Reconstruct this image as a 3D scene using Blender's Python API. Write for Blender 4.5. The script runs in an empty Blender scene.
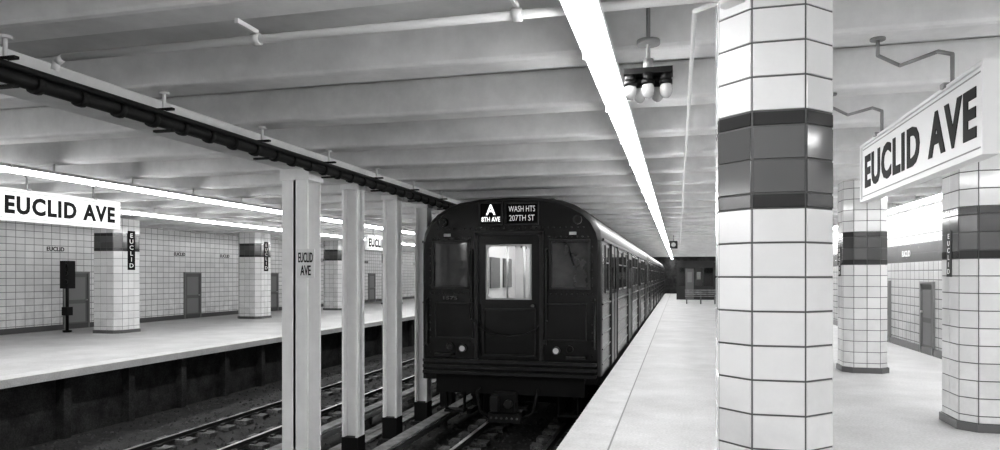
import bpy, bmesh, math, random
from mathutils import Vector, Matrix
random.seed(7)
scene = bpy.context.scene
try:
    scene.view_settings.view_transform = 'Standard'
    scene.view_settings.look = 'Medium High Contrast'
except Exception as e:
    print(e)

# ------------------------------------------------------------------ materials
def new_mat(name):
    m = bpy.data.materials.new(name); m.use_nodes = True
    return m, m.node_tree, m.node_tree.nodes['Principled BSDF']
def g(v): return (v, v, v, 1)
def plain(name, v, rough=0.5, metal=0.0, noise=0.0, scale=4.0, bump=0.0, spec=0.5, fine=0.0):
    m, nt, b = new_mat(name)
    b.inputs['Roughness'].default_value = rough
    b.inputs['Metallic'].default_value = metal
    b.inputs['Specular IOR Level'].default_value = spec
    b.inputs['Base Color'].default_value = g(v)
    if noise or bump:
        tc = nt.nodes.new('ShaderNodeTexCoord')
        n = nt.nodes.new('ShaderNodeTexNoise'); n.inputs['Scale'].default_value = scale
        n.inputs['Detail'].default_value = 8; n.inputs['Roughness'].default_value = 0.65
        nt.links.new(tc.outputs['Object'], n.inputs['Vector'])
        mr = nt.nodes.new('ShaderNodeMapRange')
        mr.inputs['From Min'].default_value = .3; mr.inputs['From Max'].default_value = .7
        mr.inputs['To Min'].default_value = max(0, v*(1-noise)); mr.inputs['To Max'].default_value = min(.95, v*(1+noise))
        nt.links.new(n.outputs['Fac'], mr.inputs['Value'])
        out = mr.outputs[0]
        if fine:
            n2 = nt.nodes.new('ShaderNodeTexNoise'); n2.inputs['Scale'].default_value = 38; n2.inputs['Detail'].default_value = 3
            nt.links.new(tc.outputs['Object'], n2.inputs['Vector'])
            m2 = nt.nodes.new('ShaderNodeMapRange'); m2.inputs['From Min'].default_value = .35; m2.inputs['From Max'].default_value = .65
            m2.inputs['To Min'].default_value = 1-fine; m2.inputs['To Max'].default_value = 1+fine
            nt.links.new(n2.outputs['Fac'], m2.inputs['Value'])
            mu = nt.nodes.new('ShaderNodeMath'); mu.operation = 'MULTIPLY'
            nt.links.new(out, mu.inputs[0]); nt.links.new(m2.outputs[0], mu.inputs[1]); out = mu.outputs[0]
        nt.links.new(out, b.inputs['Base Color'])
        if bump:
            bp = nt.nodes.new('ShaderNodeBump'); bp.inputs['Strength'].default_value = bump
            bp.inputs['Distance'].default_value = .02
            nt.links.new(n.outputs['Fac'], bp.inputs['Height'])
            nt.links.new(bp.outputs[0], b.inputs['Normal'])
    return m
def emit(name, s, v=1.0):
    m, nt, b = new_mat(name)
    b.inputs['Base Color'].default_value = g(.8)
    b.inputs['Emission Color'].default_value = g(v)
    b.inputs['Emission Strength'].default_value = s
    return m
def grime(nt, col, amount=.35):
    """dirt building up towards the floor: darkens where noise is high and height is low"""
    tc = nt.nodes.new('ShaderNodeTexCoord'); sp = nt.nodes.new('ShaderNodeSeparateXYZ')
    nt.links.new(tc.outputs['Object'], sp.inputs[0])
    hz = nt.nodes.new('ShaderNodeMapRange'); hz.inputs['From Min'].default_value = 0; hz.inputs['From Max'].default_value = 1.3
    hz.inputs['To Min'].default_value = 1; hz.inputs['To Max'].default_value = .25
    nt.links.new(sp.outputs['Z'], hz.inputs['Value'])
    n = nt.nodes.new('ShaderNodeTexNoise'); n.inputs['Scale'].default_value = 2.2; n.inputs['Detail'].default_value = 9; n.inputs['Roughness'].default_value = .7
    nt.links.new(tc.outputs['Object'], n.inputs['Vector'])
    nm = nt.nodes.new('ShaderNodeMapRange'); nm.inputs['From Min'].default_value = .42; nm.inputs['From Max'].default_value = .72
    nt.links.new(n.outputs['Fac'], nm.inputs['Value'])
    mu = nt.nodes.new('ShaderNodeMath'); mu.operation = 'MULTIPLY'
    nt.links.new(hz.outputs[0], mu.inputs[0]); nt.links.new(nm.outputs[0], mu.inputs[1])
    m2 = nt.nodes.new('ShaderNodeMath'); m2.operation = 'MULTIPLY'; m2.inputs[1].default_value = amount
    nt.links.new(mu.outputs[0], m2.inputs[0])
    mx = nt.nodes.new('ShaderNodeMixRGB'); mx.inputs['Color2'].default_value = g(.12)
    nt.links.new(m2.outputs[0], mx.inputs['Fac']); nt.links.new(col, mx.inputs['Color1'])
    return mx.outputs['Color']
def tile_wall(name, v=.8, band=None, mortar=.22, ms=.011):
    m, nt, b = new_mat(name)
    tc = nt.nodes.new('ShaderNodeTexCoord')
    sp = nt.nodes.new('ShaderNodeSeparateXYZ'); cb = nt.nodes.new('ShaderNodeCombineXYZ')
    nt.links.new(tc.outputs['Object'], sp.inputs[0])
    nt.links.new(sp.outputs['Y'], cb.inputs['X']); nt.links.new(sp.outputs['Z'], cb.inputs['Y'])
    br = nt.nodes.new('ShaderNodeTexBrick'); br.offset = 0; br.squash = 1
    br.inputs['Scale'].default_value = 1
    br.inputs['Brick Width'].default_value = .3; br.inputs['Row Height'].default_value = .2
    br.inputs['Mortar Size'].default_value = ms; br.inputs['Mortar Smooth'].default_value = .1
    br.inputs['Color1'].default_value = g(v); br.inputs['Color2'].default_value = g(v*.9)
    br.inputs['Mortar'].default_value = g(mortar)
    nt.links.new(cb.outputs[0], br.inputs['Vector'])
    col = br.outputs['Color']
    if band:
        a = nt.nodes.new('ShaderNodeMath'); a.operation = 'GREATER_THAN'; a.inputs[1].default_value = band[0]
        c = nt.nodes.new('ShaderNodeMath'); c.operation = 'LESS_THAN'; c.inputs[1].default_value = band[1]
        d = nt.nodes.new('ShaderNodeMath'); d.operation = 'MULTIPLY'
        nt.links.new(sp.outputs['Z'], a.inputs[0]); nt.links.new(sp.outputs['Z'], c.inputs[0])
        nt.links.new(a.outputs[0], d.inputs[0]); nt.links.new(c.outputs[0], d.inputs[1])
        mx = nt.nodes.new('ShaderNodeMixRGB'); mx.inputs['Color2'].default_value = g(band[2])
        nt.links.new(d.outputs[0], mx.inputs['Fac']); nt.links.new(col, mx.inputs['Color1'])
        col = mx.outputs['Color']
    nt.links.new(grime(nt, col, .45), b.inputs['Base Color'])
    bp = nt.nodes.new('ShaderNodeBump'); bp.inputs['Strength'].default_value = .5; bp.inputs['Distance'].default_value = .01
    bp.invert = True
    nt.links.new(br.outputs['Fac'], bp.inputs['Height']); nt.links.new(bp.outputs[0], b.inputs['Normal'])
    b.inputs['Roughness'].default_value = .25
    return m
def glazed(name, v, var=.12, rough=.12, dirt=.3):
    m, nt, b = new_mat(name)
    ge = nt.nodes.new('ShaderNodeNewGeometry')
    mr = nt.nodes.new('ShaderNodeMapRange')
    mr.inputs['To Min'].default_value = v*(1-var); mr.inputs['To Max'].default_value = min(.92, v*(1+var*.4))
    nt.links.new(ge.outputs['Random Per Island'], mr.inputs['Value'])
    nt.links.new(grime(nt, mr.outputs[0], dirt) if dirt else mr.outputs[0], b.inputs['Base Color'])
    b.inputs['Roughness'].default_value = rough
    return m
def glass(name):
    m = bpy.data.materials.new(name); m.use_nodes = True
    nt = m.node_tree; nt.nodes.clear()
    o = nt.nodes.new('ShaderNodeOutputMaterial'); mx = nt.nodes.new('ShaderNodeMixShader')
    t = nt.nodes.new('ShaderNodeBsdfTransparent'); gl = nt.nodes.new('ShaderNodeBsdfGlossy')
    gl.inputs['Roughness'].default_value = .03
    t.inputs[0].default_value = g(.9)
    mx.inputs[0].default_value = .07
    nt.links.new(t.outputs[0], mx.inputs[1]); nt.links.new(gl.outputs[0], mx.inputs[2]); nt.links.new(mx.outputs[0], o.inputs[0])
    return m

M = {}
M['ceil'] = plain('painted_ceiling', .66, .7, noise=.16, scale=1.3, bump=.15)
M['beam'] = plain('painted_beam', .82, .55, noise=.12, scale=2.0, bump=.15)
M['paint'] = plain('white_paint', .9, .4, noise=.04, scale=5)
M['tile'] = glazed('glazed_white_tile', .8, .08)
M['dtile'] = glazed('glazed_grey_tile', .13, .35, dirt=0)
M['dtile2'] = glazed('glazed_dark_trim_tile', .055, .35, dirt=0)
M['grout'] = plain('grout', .12, .9)
M['walltile'] = tile_wall('wall_tile_left', .88, None, .3, .009)
M['walltile_r'] = tile_wall('wall_tile_right', .72, (2.0, 2.4, .14))
M['concrete'] = plain('platform_concrete', .49, .6, noise=.16, scale=.9, bump=.06, fine=.1)
M['nosing'] = plain('platform_nosing', .54, .6, noise=.12, scale=3, fine=.08)
M['seam'] = plain('expansion_joint', .24, .8)
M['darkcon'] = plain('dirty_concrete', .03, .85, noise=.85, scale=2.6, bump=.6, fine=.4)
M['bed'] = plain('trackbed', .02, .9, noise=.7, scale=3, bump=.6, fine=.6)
M['stone'] = glazed('ballast_stone', .07, .7, .85, dirt=0)
M['wood'] = plain('tie_wood', .12, .8, noise=.6, scale=5, bump=.3, fine=.35)
M['board'] = plain('weathered_board', .24, .8, noise=.5, scale=4, bump=.3)
M['rail'] = plain('rail_side', .05, .6, metal=.3)
M['steel'] = plain('rail_head', .6, .28, metal=.9)
M['black'] = plain('black_paint', .008, .5, spec=.3)
M['train'] = plain('train_body', .008, .22, noise=.6, scale=2.5, spec=.5)
M['train2'] = plain('train_trim', .02, .3, spec=.5)
M['roof'] = plain('train_roof', .022, .45, noise=.3, scale=2)
M['under'] = plain('undercarriage', .007, .7, spec=.3)
M['dglass'] = plain('dark_glass', .008, .05, spec=.8)
M['cabglass'] = plain('cab_window_glass', .04, .05, noise=.6, scale=2, spec=1.0)
M['glass'] = glass('clear_glass')
M['chrome'] = plain('bright_metal', .5, .35, metal=.8)
M['signw'] = plain('enamel_white', .84, .35)
M['signb'] = plain('enamel_black', .006, .5, spec=.1)
M['frame'] = plain('sign_frame', .3, .5, metal=.3)
M['lamp'] = emit('fluorescent_diffuser', 26)
M['carlamp'] = emit('car_lamp', 16)
M['lens'] = plain('marker_lens', .6, .2)
M['roll'] = emit('roll_sign_lettering', 1.1)
M['roll2'] = emit('roll_sign_lettering_dim', .22)
M['bulb'] = plain('bulb_glass', .5, .05)
M['inner'] = plain('car_interior', .65, .5)
M['seat'] = plain('seat_rattan', .15, .6)
M['pipe'] = plain('painted_pipe', .75, .45)
M['cable'] = plain('cable_sheath', .012, .6, noise=.4, scale=15, spec=.3)
M['door'] = plain('door_grey', .14, .5)
M['door2'] = plain('door_panel', .22, .5)
M['booth'] = plain('booth_paint', .03, .5)

# ------------------------------------------------------------------ builder
class B:
    def __init__(s, name):
        s.name = name; s.v = []; s.f = []; s.m = []; s.s = []; s.mats = []
    def mi(s, k):
        if k not in s.mats: s.mats.append(k)
        return s.mats.index(k)
    def face(s, idx, mat, smooth=False):
        s.f.append(idx); s.m.append(s.mi(mat)); s.s.append(smooth)
    def box(s, x0, x1, y0, y1, z0, z1, mat):
        n = len(s.v)
        s.v += [(x0,y0,z0),(x1,y0,z0),(x1,y1,z0),(x0,y1,z0),(x0,y0,z1),(x1,y0,z1),(x1,y1,z1),(x0,y1,z1)]
        for q in [(3,2,1,0),(4,5,6,7),(0,1,5,4),(1,2,6,5),(2,3,7,6),(3,0,4,7)]:
            s.face([n+i for i in q], mat)
    def cyl(s, p0, p1, r, mat, seg=12, r1=None):
        p0 = Vector(p0); p1 = Vector(p1); r1 = r if r1 is None else r1
        d = (p1-p0).normalized()
        a = d.orthogonal().normalized(); b = d.cross(a)
        n = len(s.v)
        for p, rr in ((p0, r), (p1, r1)):
            for i in range(seg):
                t = 2*math.pi*i/seg
                s.v.append(tuple(p + (a*math.cos(t)+b*math.sin(t))*rr))
        for i in range(seg):
            j = (i+1) % seg
            s.face([n+i, n+j, n+seg+j, n+seg+i], mat, True)
        s.face([n+i for i in range(seg)][::-1], mat); s.face([n+seg+i for i in range(seg)], mat)
    def tube(s, pts, r, mat, seg=8):
        for a, b in zip(pts[:-1], pts[1:]): s.cyl(a, b, r, mat, seg)
        for p in pts[1:-1]: s.ball(p, r, mat, 8, 5)
    def ball(s, c, r, mat, seg=14, rings=8, sz=1.0):
        n = len(s.v)
        for k in range(rings+1):
            ph = math.pi*k/rings
            for i in range(seg):
                t = 2*math.pi*i/seg
                s.v.append((c[0]+r*math.sin(ph)*math.cos(t), c[1]+r*math.sin(ph)*math.sin(t), c[2]+r*sz*math.cos(ph)))
        for k in range(rings):
            for i in range(seg):
                j = (i+1) % seg
                s.face([n+k*seg+i, n+(k+1)*seg+i, n+(k+1)*seg+j, n+k*seg+j], mat, True)
    def prism(s, prof, y0, y1, mat, smooth=False):
        n = len(s.v); k = len(prof)
        for y in (y0, y1):
            for (x, z) in prof: s.v.append((x, y, z))
        for i in range(k):
            j = (i+1) % k
            s.face([n+i, n+j, n+k+j, n+k+i], mat, smooth)
        s.face([n+i for i in range(k)][::-1], mat); s.face([n+k+i for i in range(k)], mat)
    def vprism(s, prof, z0, z1, mat):
        n = len(s.v); k = len(prof)
        for z in (z0, z1):
            for (x, y) in prof: s.v.append((x, y, z))
        for i in range(k):
            j = (i+1) % k
            s.face([n+i, n+j, n+k+j, n+k+i], mat)
        s.face([n+i for i in range(k)][::-1], mat); s.face([n+k+i for i in range(k)], mat)
    def tilepiece(s, o, r, u, nrm, w, h, mat, raise_=.006, inset=.004):
        n = len(s.v)
        b = o - nrm*.004
        for (x, y) in ((0,0),(w,0),(w,h),(0,h)):
            s.v.append(tuple(b + r*x + u*y))
        for (x, y) in ((inset,inset),(w-inset,inset),(w-inset,h-inset),(inset,h-inset)):
            s.v.append(tuple(o + nrm*raise_ + r*x + u*y))
        for q in [(3,2,1,0),(4,5,6,7),(0,1,5,4),(1,2,6,5),(2,3,7,6),(3,0,4,7)]:
            s.face([n+i for i in q], mat)
    def text(s, txt, c, r, w, h, mat, depth=.006, bold=.012, up=(0,0,1), spacing=1.0, line=1.0):
        cu = bpy.data.curves.new('t', 'FONT'); cu.body = txt; cu.align_x = 'CENTER'
        cu.offset = bold; cu.extrude = .01; cu.space_character = spacing; cu.space_line = line
        cu.resolution_u = 3
        ob = bpy.data.objects.new('t', cu); scene.collection.objects.link(ob)
        dg = bpy.context.evaluated_depsgraph_get()
        me = bpy.data.meshes.new_from_object(ob.evaluated_get(dg))
        xs = [v.co.x for v in me.vertices]; ys = [v.co.y for v in me.vertices]
        x0, x1, y0, y1 = min(xs), max(xs), min(ys), max(ys)
        r = Vector(r); u = Vector(up); nn = r.cross(u); c = Vector(c)
        n = len(s.v)
        for v in me.vertices:
            a = ((v.co.x-x0)/(x1-x0)-.5)*w; b = ((v.co.y-y0)/(y1-y0)-.5)*h; d = v.co.z/.01*depth
            s.v.append(tuple(c + r*a + u*b + nn*d))
        for p in me.polygons: s.face([n+i for i in p.vertices], mat)
        bpy.data.objects.remove(ob); bpy.data.meshes.remove(me); bpy.data.curves.remove(cu)
    def done(s, parent=None, bevel=0, recalc=True):
        me = bpy.data.meshes.new(s.name); me.from_pydata(s.v, [], s.f)
        for k in s.mats: me.materials.append(M[k])
        for p, mi, sm in zip(me.polygons, s.m, s.s): p.material_index = mi; p.use_smooth = sm
        if recalc:
            bm = bmesh.new(); bm.from_mesh(me)
            bmesh.ops.recalc_face_normals(bm, faces=bm.faces); bm.to_mesh(me); bm.free()
        ob = bpy.data.objects.new(s.name, me); scene.collection.objects.link(ob)
        if parent: ob.parent = parent
        if bevel:
            md = ob.modifiers.new('bevel', 'BEVEL'); md.width = bevel; md.segments = 2; md.limit_method = 'ANGLE'
        return ob
def empty(name, loc=(0,0,0)):
    e = bpy.data.objects.new(name, None); scene.collection.objects.link(e); e.location = loc
    e.empty_display_size = .2
    return e

# ------------------------------------------------------------------ dimensions
EDGE_R = -1.13; WALL_R = 5.2; EDGE_L = -10.6; WALL_L = -18.6
Y0, Y1 = -7.0, 66.0
SLAB = 3.72; BEAM = 3.35; BED = -1.25; RAIL = -1.1
PITCH = 1.54; COL0 = 8.46
beams_y = [COL0 + PITCH*k for k in range(-10, 38)]
def beam_near(y): return min(beams_y, key=lambda t: abs(t-y))

# ------------------------------------------------------------------ shell
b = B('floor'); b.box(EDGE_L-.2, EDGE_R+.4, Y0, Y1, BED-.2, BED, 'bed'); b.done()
b = B('ceiling'); b.box(WALL_L-.3, WALL_R+.3, Y0, Y1, SLAB, SLAB+.2, 'ceil'); b.done()
b = B('ceiling_beams')
for y in beams_y:
    b.box(WALL_L, WALL_R, y-.16, y+.16, BEAM, SLAB, 'beam')
b.done(bevel=.035)
b = B('longitudinal_girder'); b.box(-5.08, -4.72, Y0+.01, Y1-.01, 3.1, BEAM, 'beam'); b.done(bevel=.02)
b = B('wall_left'); b.box(WALL_L-.3, WALL_L, Y0, Y1, 0, SLAB, 'walltile'); b.done()
b = B('wall_right'); b.box(WALL_R, WALL_R+.3, Y0, Y1, 0, SLAB, 'walltile_r'); b.done()
b = B('wall_back'); b.box(WALL_L-.3, WALL_R+.3, Y0-.3, Y0, BED-.2, SLAB+.2, 'beam'); b.done()
b = B('wall_far'); b.box(WALL_L-.3, WALL_R+.3, Y1, Y1+.3, BED-.2, SLAB+.2, 'darkcon'); b.done()
b = B('baseboard_right'); b.box(WALL_R-.04, WALL_R, Y0, Y1, 0, .16, 'dtile'); b.done()
b = B('baseboard_left'); b.box(WALL_L, WALL_L+.04, Y0, Y1, 0, .16, 'grout'); b.done()
# platforms
b = B('platform')
b.box(EDGE_R+.48, WALL_R, Y0, Y1, -.14, 0, 'concrete')
b.box(EDGE_R+.46, EDGE_R+.48, Y0, Y1, -.14, -.003, 'seam')
b.box(EDGE_R-.02, EDGE_R+.46, Y0, Y1, -.16, 0, 'nosing')
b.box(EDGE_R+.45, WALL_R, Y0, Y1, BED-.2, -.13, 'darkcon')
b.done()
b = B('platform')
b.box(WALL_L, EDGE_L-.48, Y0, Y1, -.12, 0, 'concrete')
b.box(EDGE_L-.48, EDGE_L-.46, Y0, Y1, -.12, -.003, 'seam')
b.box(EDGE_L-.46, EDGE_L+.02, Y0, Y1, -.14, 0, 'nosing')
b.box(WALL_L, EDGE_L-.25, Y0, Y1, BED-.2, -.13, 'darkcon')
for k in range(0, 40):
    y = -2+k*1.54
    b.box(EDGE_L-.3, EDGE_L-.08, y-.08, y+.08, BED-.1, -.13, 'darkcon')
b.done()
# doors
dn = 1
def door(x, y, sgn, w=.87, h=1.75):
    global dn
    b = B('door_%d' % dn); dn += 1
    a, c = sorted((x, x+.05*sgn))
    b.box(a, c, y-w/2-.06, y-w/2, 0, h+.06, 'door2'); b.box(a, c, y+w/2, y+w/2+.06, 0, h+.06, 'door2')
    b.box(a, c, y-w/2, y+w/2, h, h+.06, 'door2')
    a, c = sorted((x, x+.02*sgn)); b.box(a, c, y-w/2, y+w/2, 0.01, h, 'door')
    a, c = sorted((x, x+.03*sgn)); b.box(a, c, y-w/2+.1, y+w/2-.1, .2, h*.45, 'door2'); b.box(a, c, y-w/2+.1, y+w/2-.1, h*.52, h-.12, 'door2')
    b.cyl((x+.02*sgn, y+w/2-.07, .9), (x+.07*sgn, y+w/2-.07, .9), .025, 'chrome')
    b.done()
for y in (12.8, 18.3, 23.8, 29.4, 35, 40.5): door(WALL_L, y, 1)
for y in (10.6, 13.7, 16.8, 19.9, 23.0): door(WALL_R, y, -1, .7, 1.5)
b = B('wall_name_lettering')
for k in range(14):
    b.text('EUCLID', (WALL_L+.005, 12+k*2.77, 2.5), (0,1,0), .62, .13, 'signb', .004)
for k in range(10):
    b.text('EUCLID', (WALL_R-.005, 9+k*3.1, 2.2), (0,-1,0), .6, .14, 'signw', .004)
b.done()

# ------------------------------------------------------------------ lights
def light_row(x, z=3.2):
    b = B('fluorescent_light')
    y = beams_y[0]-.77
    prof = [(x+.085*math.cos(t), z-.015-.06*math.sin(t)) for t in [math.pi*i/8 for i in range(9)]]
    while y < Y1-.5:
        ya, yb = max(y, Y0+.05)+.008, min(y+PITCH, Y1-.05)-.008
        b.prism(prof, ya+.01, yb-.01, 'lamp', True)
        b.box(x-.1, x+.1, ya, yb, z-.015, z+.03, 'paint')
        b.box(x-.09, x+.09, ya-.006, ya+.008, z-.078, z+.0, 'paint')
        if ya > Y0+.2: b.cyl((x, y+.77, z+.02), (x, y+.77, BEAM), .015, 'pipe', 6)
        y += PITCH
    b.done()
for x in (-.52, 4.75, -9.0, -12.5): light_row(x)

# ------------------------------------------------------------------ tiled columns
def tiled_column(cx, cy, W, leg, band, rh=.19, nf=1, plaque=None, base=True):
    b = B('tiled_column')
    h = W/2
    def octo(h, l): return [(cx-h+l,cy-h),(cx+h-l,cy-h),(cx+h,cy-h+l),(cx+h,cy+h-l),(cx+h-l,cy+h),(cx-h+l,cy+h),(cx-h,cy+h-l),(cx-h,cy-h+l)]
    b.vprism(octo(h, leg), 0, BEAM, 'grout')
    if base: b.vprism(octo(h+.03, leg+.01), 0, .09, 'dtile')
    bz = [band[0], band[0]+band[2], (band[0]+band[1])/2, band[1]-band[2], band[1]]
    rows = [(bz[i], bz[i+1], 'dtile2' if i in (0, 3) else 'dtile') for i in range(4)]
    z = band[0]
    while z > .1:
        rows.append((max(z-rh, .09), z, 'tile')); z -= rh
    z = band[1]
    while z < BEAM-.02:
        rows.append((z, min(z+rh, BEAM), 'tile')); z += rh
    P = octo(h, leg)
    for i in range(8):
        a = Vector((*P[i], 0)); c = Vector((*P[(i+1)%8], 0)); d = c-a; L = d.length; d.normalize()
        nrm = Vector((d.y, -d.x, 0)); n = nf if i % 2 == 0 else 1
        w = L/n
        for (z0, z1, mt) in rows:
            if z1-z0 < .03: continue
            for k in range(n):
                j = Vector((random.uniform(-.006,.006), random.uniform(-.006,.006), random.uniform(-.012,.012)))
                nn = (nrm+j).normalized()
                b.tilepiece(a+d*(k*w+.003)+Vector((0,0,z0+.003)), d, Vector((0,0,1)), nn, w-.006, z1-z0-.006, mt)
    if plaque:
        s, z0, z1, pw, pm = plaque
        x = cx+s*(h+.006)
        a, c = sorted((x, x+s*.012)); b.box(a, c, cy-pw/2, cy+pw/2, z0, z1, pm)
        b.text('E\nU\nC\nL\nI\nD', (x+s*.013, cy, (z0+z1)/2), (0, s, 0), pw*.55, (z1-z0)*.88, 'signw', .002)
    b.done()
tiled_column(.5355, 4.405, .607, .165, (2.068, 2.605, .082), .19, 1)
for i, y in enumerate((9.0, 13.65, 18.3, 22.95, 27.6, 32.25, 36.9, 41.5)):
    tiled_column(3.4 if i == 0 else 3.17, y, .78 if i == 0 else .7, .14, (1.88, 2.45, .09), .19, 2, plaque=(-1, 1.68, 2.2, .13, 'dtile'))
for y in (10.5, 17.4, 24.4, 31.2, 38.1, 45):
    tiled_column(-16.2, y, 1.0, .17, (2.4, 2.92, .09), .22, 3, plaque=(1, 1.85, 3.0, .28, 'signb'))

# ------------------------------------------------------------------ steel columns between the tracks
def steel_column(y, w, first=False):
    b = B('steel_column'); x = -4.9; h = w/2; t = .035
    if first:
        b.box(x-h, x+h, y-h, y-h+t, BED, 3.1, 'paint'); b.box(x-h, x+h, y+h-t, y+h, BED, 3.1, 'paint')
        b.box(x-.02, x+.02, y-h, y+h, BED, 3.1, 'paint')
        b.box(x-h-.03, x+h+.03, y-h-.01, y+h+.01, 2.95, 3.1, 'paint')
    else:
        b.box(x-h, x-h+t, y-h, y+h, BED, 3.1, 'paint'); b.box(x+h-t, x+h, y-h, y+h, BED, 3.1, 'paint')
        b.box(x-h, x+h, y-.02, y+.02, BED, 3.1, 'paint')
        b.box(x-h-.006, x+h+.006, y-h-.006, y+h+.006, BED, -.8, 'black')
        b.box(x-h-.02, x+h+.02, y-h-.02, y+h+.02, 3.02, 3.1, 'paint')
    b.box(x-h-.06, x+h+.06, y-h-.06, y+h+.06, BED, BED+.08, 'darkcon')
    b.done(bevel=.004)
steel_column(COL0, .37, True)
for k in range(1, 34): steel_column(COL0+PITCH*k, .26)
b = B('station_name_plate')
fy = COL0-.185
b.box(-4.85, -4.6, fy-.02, fy, 1.66, 2.04, 'signw')
b.text('EUCLID', (-4.725, fy-.022, 1.93), (1,0,0), .21, .13, 'signb', .003)
b.text('AVE', (-4.725, fy-.022, 1.76), (1,0,0), .15, .13, 'signb', .003)
b.done()

# ------------------------------------------------------------------ cable conduit + pipes
b = B('cable_conduit')
cx, cz = -4.5, 3.08
b.cyl((cx, Y0+.1, cz), (cx, 14.0, cz), .055, 'cable', 12)
b.cyl((cx+.06, Y0+.1, cz+.06), (cx+.06, 14.0, cz+.06), .026, 'cable', 8)
b.cyl((cx-.06, Y0+.1, cz+.08), (cx-.06, 14.0, cz+.08), .026, 'cable', 8)
y = Y0+.3
while y < 14:
    b.cyl((cx, y-.03, cz-.005), (cx, y+.03, cz-.005), .07, 'cable', 12); y += .385
for k, y in enumerate(beams_y):
    if Y0 < y < 14.1:
        b.box(cx-.1, cx+.1, y-.02, y+.02, cz+.105, cz+.125, 'cable')
        b.cyl((cx-.0, y, cz+.1), (cx-.0, y, BEAM), .016, 'pipe', 8)
        b.cyl((cx-.0, y, BEAM-.02), (cx-.0, y, BEAM), .045, 'pipe', 10)
        b.box(cx-.1, cx+.1, y-.02, y+.02, cz-.09, cz-.07, 'cable')
b.tube([(cx, 14.0, cz), (cx, 14.25, cz-.12), (cx-.1, 14.6, cz-.2), (-4.7, 14.6, cz-.2)], .055, 'cable')
b.done()
b = B('ceiling_pipe')
py, pz = 4.16, 3.285
b.tube([(-4.42, py, 3.2), (-4.4, py, pz-.03), (-4.34, py, pz), (.3, py, pz)], .028, 'pipe', 10)
for x in (-2.75, -.95):
    b.cyl((x-.03, py, pz), (x+.03, py, pz), .04, 'pipe', 10)
    b.box(x-.012, x+.012, 3.94, py+.01, pz+.035, BEAM, 'pipe')
b.cyl((.3, py, pz+.06), (.3, py, pz-.06), .07, 'pipe', 16)
# small conduit from the junction box along the ceiling towards the platform end
b.tube([(.3, py, pz), (.22, py+.15, pz+.02), (.1, py+.3, pz+.035), (.1, 40, pz+.035)], .016, 'pipe', 8)
b.done()

# emergency lamp cluster
b = B('emergency_light_cluster')
lx, ly = -.2, 4.97
b.cyl((lx, ly, SLAB), (lx, ly, 3.14), .014, 'frame', 8)
b.cyl((lx, ly, SLAB), (lx, ly, SLAB-.04), .08, 'pipe', 16)
b.cyl((lx, ly, 3.33), (lx, ly, 3.3), .08, 'frame', 16)
b.cyl((lx, ly, 3.2), (lx, ly, 3.12), .035, 'frame', 12)
b.box(lx-.165, lx+.165, ly-.07, ly+.07, 3.085, 3.125, 'black')
for (dx, dy) in ((-.12,-.03), (-.0,-.05), (.12,-.03), (-.06,.06), (.06,.06)):
    b.cyl((lx+dx, ly+dy, 3.09), (lx+dx, ly+dy, 3.03), .038, 'black', 12)
    b.ball((lx+dx, ly+dy, 2.975), .046, 'bulb', 12, 8, 1.35)
    b.cyl((lx+dx, ly+dy, 3.04), (lx+dx, ly+dy, 3.01), .045, 'black', 12)
b.done()

# ------------------------------------------------------------------ hanging signs
def station_sign(x, y0, y1, z0, z1, s, hang):
    b = B('station_name_sign')
    b.box(x-.03, x+.03, y0, y1, z0, z1, 'signw')
    f = .022
    for (a, c, e, k) in ((y0-f, y1+f, z1, z1+f), (y0-f, y1+f, z0-f, z0), (y0-f, y0, z0, z1), (y1, y1+f, z0, z1)):
        b.box(x-.045, x+.045, a, c, e, k, 'signw')
    L = y1-y0; H = z1-z0; ym = (y0+y1)/2
    for ss in (s, -s):
        for (a, c, e, k) in ((y0+.03, y1-.03, z1-.03, z1-.022), (y0+.03, y1-.03, z0+.022, z0+.03)):
            xx = sorted((x+ss*.03, x+ss*.033)); b.box(xx[0], xx[1], a, c, e, k, 'frame')
        r = Vector((0, ss, 0))
        c1 = -L/2+.1+L*.28; b.text('EUCLID', (x+ss*.031, ym+ss*c1, (z0+z1)/2), r, L*.56, H*.62, 'signb', .003, bold=.04, spacing=1.15)
        c2 = L/2-.08-L*.155; b.text('AVE', (x+ss*.031, ym+ss*c2, (z0+z1)/2), r, L*.3, H*.62, 'signb', .003, bold=.04, spacing=1.15)
    for yy in hang:
        by = beam_near(yy)
        b.box(x-.06, x+.06, yy-.03, yy+.03, z1+.01, z1+.04, 'frame')
        b.tube([(x, yy, z1), (x, yy, z1+.22), (x-.05*s*-1, yy+(by-yy)*.2, z1+.27), (x+.16*s, by, z1+.3), (x+.3*s, by, BEAM-.12), (x+.3*s, by, BEAM)], .013, 'frame', 8)
        b.cyl((x+.3*s, by, BEAM-.015), (x+.3*s, by, BEAM), .05, 'frame', 12)
    b.done()
station_sign(1.65, 4.36, 6.96, 2.38, 2.85, -1, (4.9, 6.45))
station_sign(-10.0, 8.4, 10.75, 2.56, 3.02, 1, (8.9, 10.2))
station_sign(-10.0, 21.4, 23.75, 2.56, 3.02, 1, (21.9, 23.2))
station_sign(-10.0, 34.4, 36.75, 2.56, 3.02, 1, (34.9, 36.2))

# signal on the left platform
b = B('signal_post')
sx, sy = -17.6, 17.0
b.cyl((sx, sy, 0), (sx, sy, 2.1), .045, 'black'); b.cyl((sx, sy, 0), (sx, sy, .06), .12, 'black')
b.box(sx-.12, sx+.15, sy-.14, sy+.14, 1.3, 2.12, 'black')
for z in (1.5, 1.75, 1.98): b.cyl((sx+.1, sy-.13, z), (sx+.1, sy-.2, z), .07, 'black', 14); b.cyl((sx+.1, sy-.14, z), (sx+.1, sy-.155, z), .05, 'dglass', 14)
b.box(sx-.1, sx+.1, sy-.1, sy+.1, .5, .75, 'black')
b.done()

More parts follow.
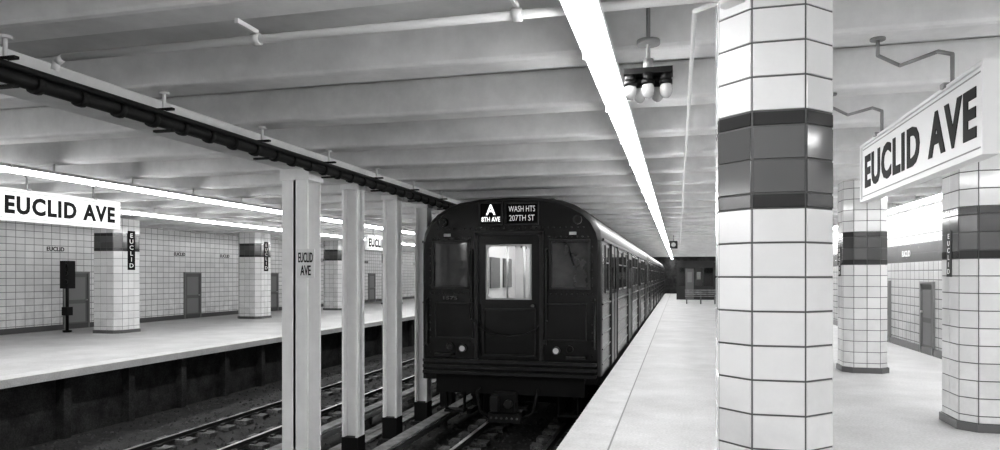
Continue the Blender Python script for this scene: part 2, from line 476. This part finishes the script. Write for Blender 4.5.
# ------------------------------------------------------------------ tracks
def track(cx):
    b = B('railroad_track')
    y = Y0+.2
    while y < 60:
        for s in (-1, 1):
            b.box(cx+s*.72-.34, cx+s*.72+.34, y-.12, y+.12, BED, BED+.07+random.uniform(-.005,.008), 'wood')
            for q in (-.12, .12):
                b.box(cx+s*.72+q-.03, cx+s*.72+q+.03, y-.05, y+.05, BED+.07, BED+.1, 'rail')
        y += .56
    for s in (-1, 1):
        x = cx+s*.72
        b.box(x-.065, x+.065, Y0+.05, 60, BED+.05, BED+.085, 'rail')
        b.box(x-.01, x+.01, Y0+.05, 60, BED+.06, RAIL-.02, 'rail')
        b.box(x-.035, x+.035, Y0+.05, 60, RAIL-.03, RAIL-.004, 'rail')
        b.box(x-.032, x+.032, Y0+.05, 60, RAIL-.006, RAIL, 'steel')
    b.done()
track(-2.8); track(-7.85)
def third_rail(x):
    b = B('third_rail')
    b.box(x-.04, x+.04, Y0+.1, 60, BED+.12, BED+.2, 'steel')
    b.box(x-.12, x+.1, Y0+.1, 60, BED+.26, BED+.3, 'board')
    y = Y0+.6
    while y < 60:
        b.box(x-.06, x+.06, y-.06, y+.06, BED, BED+.13, 'rail')
        b.box(x-.12, x-.09, y-.03, y+.03, BED, BED+.27, 'rail'); y += 2.4
    b.done()
third_rail(-5.95); third_rail(-4.38)
b = B('trackside_walkway_boards')
for x in (-5.55, -5.35): b.box(x-.085, x+.085, Y0+.1, 60, BED, BED+.05, 'board')
b.done()
b = B('ballast')
for k in range(9000):
    x = random.uniform(EDGE_L-.1, EDGE_R+.2); y = 3.5+22*random.random()**1.3
    r = random.uniform(.015, .04)
    n = len(b.v)
    for d in ((1,0,0),(0,1,0),(-1,0,0),(0,-1,0),(0,0,1),(0,0,-.3)):
        q = [r*(t+random.uniform(-.3,.3)) for t in d]
        b.v.append((x+q[0], y+q[1], BED+.008+q[2]*.8))
    for t in ((0,1,4),(1,2,4),(2,3,4),(3,0,4),(1,0,5),(2,1,5),(3,2,5),(0,3,5)): b.face([n+i for i in t], 'stone')
b.done(recalc=False)

# ------------------------------------------------------------------ train
TC = -2.8; TF = 11.62; HW = 1.58
train = empty('subway_train', (0, 0, 0))
half = [(HW,-.12),(HW,2.28),(1.55,2.45),(1.46,2.62),(1.32,2.76),(1.12,2.88),(.9,2.96),(.55,3.01),(0,3.03)]
def profile(inset=0, top=0):
    R = [(TC+x-inset*(x>0), z-(top if z > 2.3 else 0)) for x, z in half]
    Lh = [(TC-x+inset*(x>0), z-(top if z > 2.3 else 0)) for x, z in half[:-1]][::-1]
    return R+Lh
def car_shell(y0, y1, lead):
    me = bpy.data.meshes.new('car_body'); bm = bmesh.new()
    rings = []
    for (y, i, t) in ((y0, .07, .05), (y0+.03, .02, .015), (y0+.1, 0, 0), (y1-.1, 0, 0), (y1-.03, .02, .015), (y1, .07, .05)):
        rings.append([bm.verts.new((x, y, z)) for x, z in profile(i, t)])
    k = len(rings[0])
    for a, c in zip(rings[:-1], rings[1:]):
        for i in range(k):
            j = (i+1) % k
            f = bm.faces.new((a[i], a[j], c[j], c[i]))
            zz = (a[i].co.z+a[j].co.z)/2
            if zz > 2.3: f.material_index = 1; f.smooth = True
    bm.faces.new(rings[0][::-1]); bm.faces.new(rings[-1])
    bmesh.ops.recalc_face_normals(bm, faces=bm.faces); bm.to_mesh(me); bm.free()
    me.materials.append(M['train']); me.materials.append(M['roof'])
    ob = bpy.data.objects.new('car_body', me); scene.collection.objects.link(ob)
    if lead:
        cuts = [(TC-1.3, TC+1.3, TF+.12, TF+6, .3, 2.6), (TC-.39, TC+.39, TF-.3, TF+.5, 1.29, 2.21),
                (TC-1.37, TC-.72, TF-.3, TF+.05, 1.48, 2.28), (TC+.72, TC+1.37, TF-.3, TF+.05, 1.48, 2.28),
                (TC-.52, TC+.52, TF-.3, TF+.04, .24, 1.2)]
        for c in cuts:
            q = B('cutter'); q.box(*c, 'train'); co = q.done()
            md = ob.modifiers.new('b', 'BOOLEAN'); md.operation = 'DIFFERENCE'; md.solver = 'EXACT'; md.object = co
            bpy.context.view_layer.update()
            dg = bpy.context.evaluated_depsgraph_get()
            nm = bpy.data.meshes.new_from_object(ob.evaluated_get(dg))
            ob.modifiers.clear(); ob.data = nm
            bpy.data.objects.remove(co)
    ob.parent = train
CARL = 18.2
cars = [TF + i*(CARL+.45) for i in range(3)]
for i, y in enumerate(cars):
    y1 = min(y+CARL, 65)
    car_shell(y, y1, i == 0)
    b = B('car_side_fittings')
    for s in (-1, 1):
        X = TC+s*HW
        def sb(d0, d1, ya, yb, za, zb, mt):
            a, c = sorted((X+s*d0, X+s*d1)); b.box(a, c, ya, yb, za, zb, mt)
        def win(ya, yb, za=1.42, zb=2.18):
            sb(-.005, .006, ya, yb, za, zb, 'dglass')
            for (a, c, e, k) in ((ya-.035, yb+.035, zb, zb+.035), (ya-.035, yb+.035, za-.035, za), (ya-.035, ya, za, zb), (yb, yb+.035, za, zb)):
                sb(-.005, .018, a, c, e, k, 'train2')
            sb(0, .016, ya, yb, (za+zb)/2+.1, (za+zb)/2+.125, 'train2')
        win(y+.55, y+1.05)
        sb(-.005, .03, y+.1, y1-.1, 2.27, 2.31, 'train2')
        sb(-.005, .02, y+.1, y1-.1, 1.2, 1.225, 'train2')
        for dc in (2.2, 6.8, 11.4, 16.0):
            ya = y+dc-.66; yb = y+dc+.66
            sb(-.004, .012, ya, yb, .02, 2.24, 'train2')
            for w0 in (ya+.13, ya+.78): 
                sb(0, .016, w0, w0+.4, 1.35, 2.1, 'dglass')
            sb(0, .02, y+dc-.012, y+dc+.012, .02, 2.24, 'black')
            for e in (ya-.03, yb): sb(0, .03, e, e+.03, .0, 2.27, 'train2')
        for w0 in (3.25, 4.55, 7.85, 9.15, 12.45, 13.75):
            win(y+w0, y+w0+.9)
        for za in (.2, .45, .7, .95): sb(-.004, .008, y+.1, y1-.1, za, za+.02, 'train2')
    for k in range(9):
        yy = y+1.2+k*1.95
        b.box(TC-.62, TC-.3, yy-.25, yy+.25, 2.97, 3.09, 'roof'); b.box(TC+.3, TC+.62, yy-.25, yy+.25, 2.97, 3.09, 'roof')
    b.done(parent=train)
    b = B('trucks')
    for yc in (y+2.6, y+15.6):
        for dy in (-1.0, 1.0):
            b.cyl((TC-.9, yc+dy, RAIL+.43), (TC+.9, yc+dy, RAIL+.43), .07, 'under')
            for s in (-1, 1):
                b.cyl((TC+s*.66, yc+dy, RAIL+.43), (TC+s*.79, yc+dy, RAIL+.43), .43, 'under', 28)
                b.cyl((TC+s*.62, yc+dy, RAIL+.43), (TC+s*.66, yc+dy, RAIL+.43), .45, 'under', 28)
                b.box(TC+s*.98-.1, TC+s*.98+.1, yc+dy-.16, yc+dy+.16, RAIL+.27, RAIL+.6, 'under')
        for s in (-1, 1):
            b.box(TC+s*.98-.07, TC+s*.98+.07, yc-1.35, yc+1.35, RAIL+.48, RAIL+.66, 'under')
            b.box(TC+s*1.1-.05, TC+s*1.1+.05, yc-1.3, yc+1.3, RAIL+.12, RAIL+.22, 'under')
        b.box(TC-1.0, TC+1.0, yc-.3, yc+.3, RAIL+.45, RAIL+.9, 'under')
    b.box(TC-1.2, TC+1.2, y+5, y+9, -.75, -.1, 'under'); b.box(TC-1.1, TC+1.1, y+9.5, y+12.5, -.65, -.1, 'under')
    b.box(TC-.5, TC+.5, y+.3, y1-.3, -.35, -.1, 'under')
    b.done(parent=train, bevel=.015)
    if i: 
        b = B('gangway'); b.box(TC-.5, TC+.5, y-.5, y+.05, 0, 2.3, 'under'); b.done(parent=train)
F = TF
b = B('front_fittings')
def fb(x0, x1, z0, z1, d, mt, back=.02): b.box(TC+x0, TC+x1, F-d, F+back, z0, z1, mt)
def ring(x0, x1, z0, z1, w, d, mt):
    fb(x0-w, x1+w, z1, z1+w, d, mt); fb(x0-w, x1+w, z0-w, z0, d, mt); fb(x0-w, x0, z0, z1, d, mt); fb(x1, x1+w, z0, z1, d, mt)
fb(-.6, -.54, .22, 2.42, .05, 'train2'); fb(.54, .6, .22, 2.42, .05, 'train2'); fb(-.6, .6, 2.38, 2.44, .05, 'train2')
ring(-.37, .37, 1.31, 2.19, .03, .03, 'chrome')
for sx_ in (-1, 1):
    for (zc, sz_) in ((2.19, -1), (1.31, 1)):
        R = .09; xc = TC+sx_*.37
        pts = [(xc, zc)] + [(xc-sx_*(R-R*math.sin(t)), zc+sz_*(R-R*math.cos(t))) for t in [math.pi/2*i/5 for i in range(6)]]
        b.prism(pts, F-.03, F+.0, 'chrome')
ring(-.44, .44, .34, 1.1, .03, .0, 'train2')
for s in (-1, 1):
    x0, x1 = (-1.35, -.74) if s < 0 else (.74, 1.35)
    ring(x0, x1, 1.5, 2.26, .04, .025, 'train2')
    b.box(TC+x0, TC+x1, F+.03, F+.05, 1.5, 2.26, 'cabglass')
    xg = TC+s*.66
    b.tube([(xg, F, 2.15), (xg, F-.07, 2.12), (xg, F-.07, .95), (xg, F, .92)], .014, 'train2', 6)
    xg = TC+s*1.47
    b.tube([(xg, F, 1.3), (xg, F-.06, 1.27), (xg, F-.06, .5), (xg, F, .47)], .014, 'train2', 6)
    ring(s*.98-.33, s*.98+.33, .62, 1.2, .02, .012, 'train2')
    fb(s*1.15-.16, s*1.15+.16, .3, .34, .1, 'train2')
    b.cyl((TC+s*.82, F+.01, .43), (TC+s*.82, F-.05, .43), .07, 'train2', 20)
    b.cyl((TC+s*.82, F-.045, .43), (TC+s*.82, F-.058, .43), .05, 'lens', 20)
    b.cyl((TC+s*1.05, F+.01, .46), (TC+s*1.05, F-.05, .46), .06, 'train2', 16)
    b.cyl((TC+s*1.05, F-.045, .46), (TC+s*1.05, F-.056, .46), .045, 'dglass', 16)
    b.cyl((TC+s*1.18, F+.06, 2.62), (TC+s*1.18, F-.06, 2.62), .075, 'train2', 18)
    b.cyl((TC+s*1.18, F-.055, 2.62), (TC+s*1.18, F-.066, 2.62), .05, 'dglass', 18)
    fb(s*1.1-.06, s*1.1+.06, 2.37, 2.42, .03, 'chrome')
    fb(s*.62-.04, s*.62+.04, .52, .6, .04, 'train2')
    # rivet rows
    def rivet(x, z): b.cyl((TC+x, F+.01, z), (TC+x, F-.012, z), .014, 'train2', 6)
    for k in range(16): rivet(s*.69+s*0, .4+k*.13) if k > 14 else rivet(s*1.42, .35+k*.13)
    for k in range(8): rivet(s*(.72+k*.09), 1.38); rivet(s*(.72+k*.09), 2.34)
    for k in range(13): rivet(s*(.08+k*.1), 2.5)
ring(-.5, -.13, 2.58, 2.93, .025, .04, 'train2'); fb(-.5, -.13, 2.58, 2.93, .015, 'signb')
ring(-.04, .5, 2.58, 2.91, .025, .04, 'train2'); fb(-.04, .5, 2.58, 2.91, .015, 'signb')
b.text('A', (TC-.315, F-.017, 2.82), (1,0,0), .17, .18, 'roll', .002, bold=.02)
b.text('8TH AVE', (TC-.315, F-.017, 2.655), (1,0,0), .33, .085, 'roll', .002, bold=.01)
b.text("WASH HTS", (TC+.23, F-.017, 2.825), (1,0,0), .46, .1, 'roll2', .002, bold=.0)
b.text('207TH ST', (TC+.23, F-.017, 2.67), (1,0,0), .44, .1, 'roll2', .002, bold=.0)
b.tube([(TC+.98, F+.02, 2.3), (TC+1.12, F+.0, 1.85)], .012, 'train2', 6)
b.text('1575', (TC-1.05, F-.004, 1.3), (1,0,0), .26, .055, 'door', .002)
b.cyl((TC+.42, F+.02, 1.18), (TC+.42, F-.07, 1.18), .025, 'door', 10)
for z in (.2, .1, .0): fb(-1.5, 1.5, z, z+.05, .16, 'train2')
fb(-1.5, 1.5, -.02, .26, .1, 'train')
fb(-1.3, 1.3, -.34, -.02, .02, 'under', .3)
for s in (-1, 1):
    p = [(TC+s*.6, F-.06, .95), (TC+s*.5, F-.09, .8), (TC+s*.3, F-.1, .7), (TC, F-.1, .66)]
    b.tube(p, .01, 'train2', 6)
b.done(parent=train, bevel=.006)
b = B('coupler')
b.cyl((TC, F+.6, -.42), (TC, F-.2, -.42), .09, 'under', 14)
b.box(TC-.2, TC+.2, F-.42, F-.15, -.58, -.26, 'under'); b.box(TC-.2, TC-.06, F-.52, F-.4, -.54, -.3, 'train2')
b.cyl((TC+.1, F-.4, -.42), (TC+.1, F-.5, -.42), .07, 'train2', 14)
b.box(TC-.28, TC+.28, F-.34, F-.2, -.76, -.6, 'train2')
for k in range(6): b.cyl((TC-.22+.088*k, F-.33, -.68), (TC-.22+.088*k, F-.37, -.68), .02, 'door', 8)
for s in (-1, 1):
    b.tube([(TC+s*.5, F+.1, -.2), (TC+s*.52, F-.15, -.3), (TC+s*.45, F-.2, -.6), (TC+s*.28, F-.22, -.7)], .03, 'under', 8)
    b.box(TC+s*1.0-.18, TC+s*1.0+.18, F+.05, F+.3, -.7, -.66, 'under'); b.box(TC+s*1.0-.18, TC+s*1.0-.15, F+.1, F+.2, -.7, -.1, 'under'); b.box(TC+s*1.0+.15, TC+s*1.0+.18, F+.1, F+.2, -.7, -.1, 'under')
b.done(parent=train, bevel=.01)
b = B('front_door_glass'); b.box(TC-.38, TC+.38, F+.06, F+.068, 1.3, 2.2, 'glass'); b.done(parent=train)
b = B('car_interior')
IX0, IX1, IY0, IY1 = TC-1.29, TC+1.29, F+.13, F+5.99
b.box(IX0, IX0+.02, IY0, IY1, .31, 2.59, 'inner'); b.box(IX1-.02, IX1, IY0, IY1, .31, 2.59, 'inner')
b.box(IX0, IX1, IY0, IY1, 2.57, 2.59, 'inner'); b.box(IX0, IX1, IY0, IY1, .31, .33, 'seat'); b.box(IX0, IX1, IY1-.02, IY1, .31, 2.59, 'inner')
for s in (-1, 1):
    b.box(TC+s*.55-.06, TC+s*.55+.06, IY0+.3, IY1-.2, 2.52, 2.57, 'carlamp')
    b.box(TC+s*1.0-.28, TC+s*1.0+.28, IY0+1.6, IY1-.2, .33, .8, 'seat'); 
    for k in range(4): b.box(TC+s*1.25-.02, TC+s*1.25+.02, IY0+.9+k*1.2, IY0+1.7+k*1.2, 1.4, 2.1, 'dglass')
    for k in range(3): b.cyl((TC+s*.3, IY0+1+k*1.5, .33), (TC+s*.3, IY0+1+k*1.5, 2.57), .02, 'chrome', 8)
    for k in range(9): b.cyl((TC+s*.3, IY0+.7+k*.5, 2.5), (TC+s*.3, IY0+.7+k*.5, 2.25), .012, 'black', 6)
b.box(TC-.38, TC+.38, IY1-.05, IY1-.02, .33, 2.3, 'seat'); b.box(TC-.25, TC+.25, IY1-.06, IY1-.04, 1.4, 2.1, 'dglass')
b.done(parent=train)

# ------------------------------------------------------------------ far end of platform
b = B('platform_booth')
bx0, bx1, by0, by1 = -.1, 2.4, 50, 52.5
b.box(bx0, bx1, by0, by1, 0, .95, 'booth'); b.box(bx0, bx1, by0, by1, 2.2, 2.6, 'booth'); b.box(bx0-.1, bx1+.1, by0-.1, by1+.1, 2.6, 2.68, 'booth')
for x in (bx0, .45, 1.05, 1.65, bx1-.08): b.box(x, x+.08, by0, by0+.08, .9, 2.25, 'booth'); b.box(x, x+.08, by1-.08, by1, .9, 2.25, 'booth')
b.box(bx0+.03, bx1-.03, by0+.03, by0+.05, .95, 2.2, 'dglass')
b.box(.5, 1.05, by0-.02, by0+.01, .02, 2.15, 'door'); b.box(.62, .93, by0-.025, by0-.02, 1.2, 1.9, 'door2')
b.box(1.25, 1.5, by0-.01, by0+.02, 1.4, 1.9, 'door2')
b.done()
b = B('platform_bench')
for x in (.5, 1.3, 2.1):
    b.box(x-.03, x+.03, 42.6, 43.1, 0, .43, 'wood'); b.box(x-.03, x+.03, 43.05, 43.12, .4, .85, 'wood')
for k in range(4): b.box(.4, 2.2, 42.6+k*.13, 42.7+k*.13, .43, .46, 'board')
for k in range(3): b.box(.4, 2.2, 43.03, 43.06, .52+k*.12, .6+k*.12, 'board')
b.done()
b = B('hanging_clock')
hx, hy = -.18, beam_near(30)
b.cyl((hx, hy, BEAM), (hx, hy, 3.1), .02, 'frame', 8); b.box(hx-.16, hx+.16, hy-.07, hy+.07, 2.8, 3.12, 'black')
b.cyl((hx, hy-.06, 2.96), (hx, hy-.1, 2.96), .09, 'door2', 20)
b.done()

# ------------------------------------------------------------------ world + camera
w = bpy.data.worlds.new('World'); scene.world = w; w.use_nodes = True
w.node_tree.nodes['Background'].inputs[0].default_value = g(.5); w.node_tree.nodes['Background'].inputs[1].default_value = .2
cam = bpy.data.cameras.new('camera'); co = bpy.data.objects.new('camera', cam); scene.collection.objects.link(co)
cam.sensor_width = 36; cam.lens = 25.2; cam.shift_y = .05; cam.clip_end = 300
co.location = (0, 0, 1.7); co.rotation_euler = (math.radians(90), 0, math.atan(178/700))
scene.camera = co
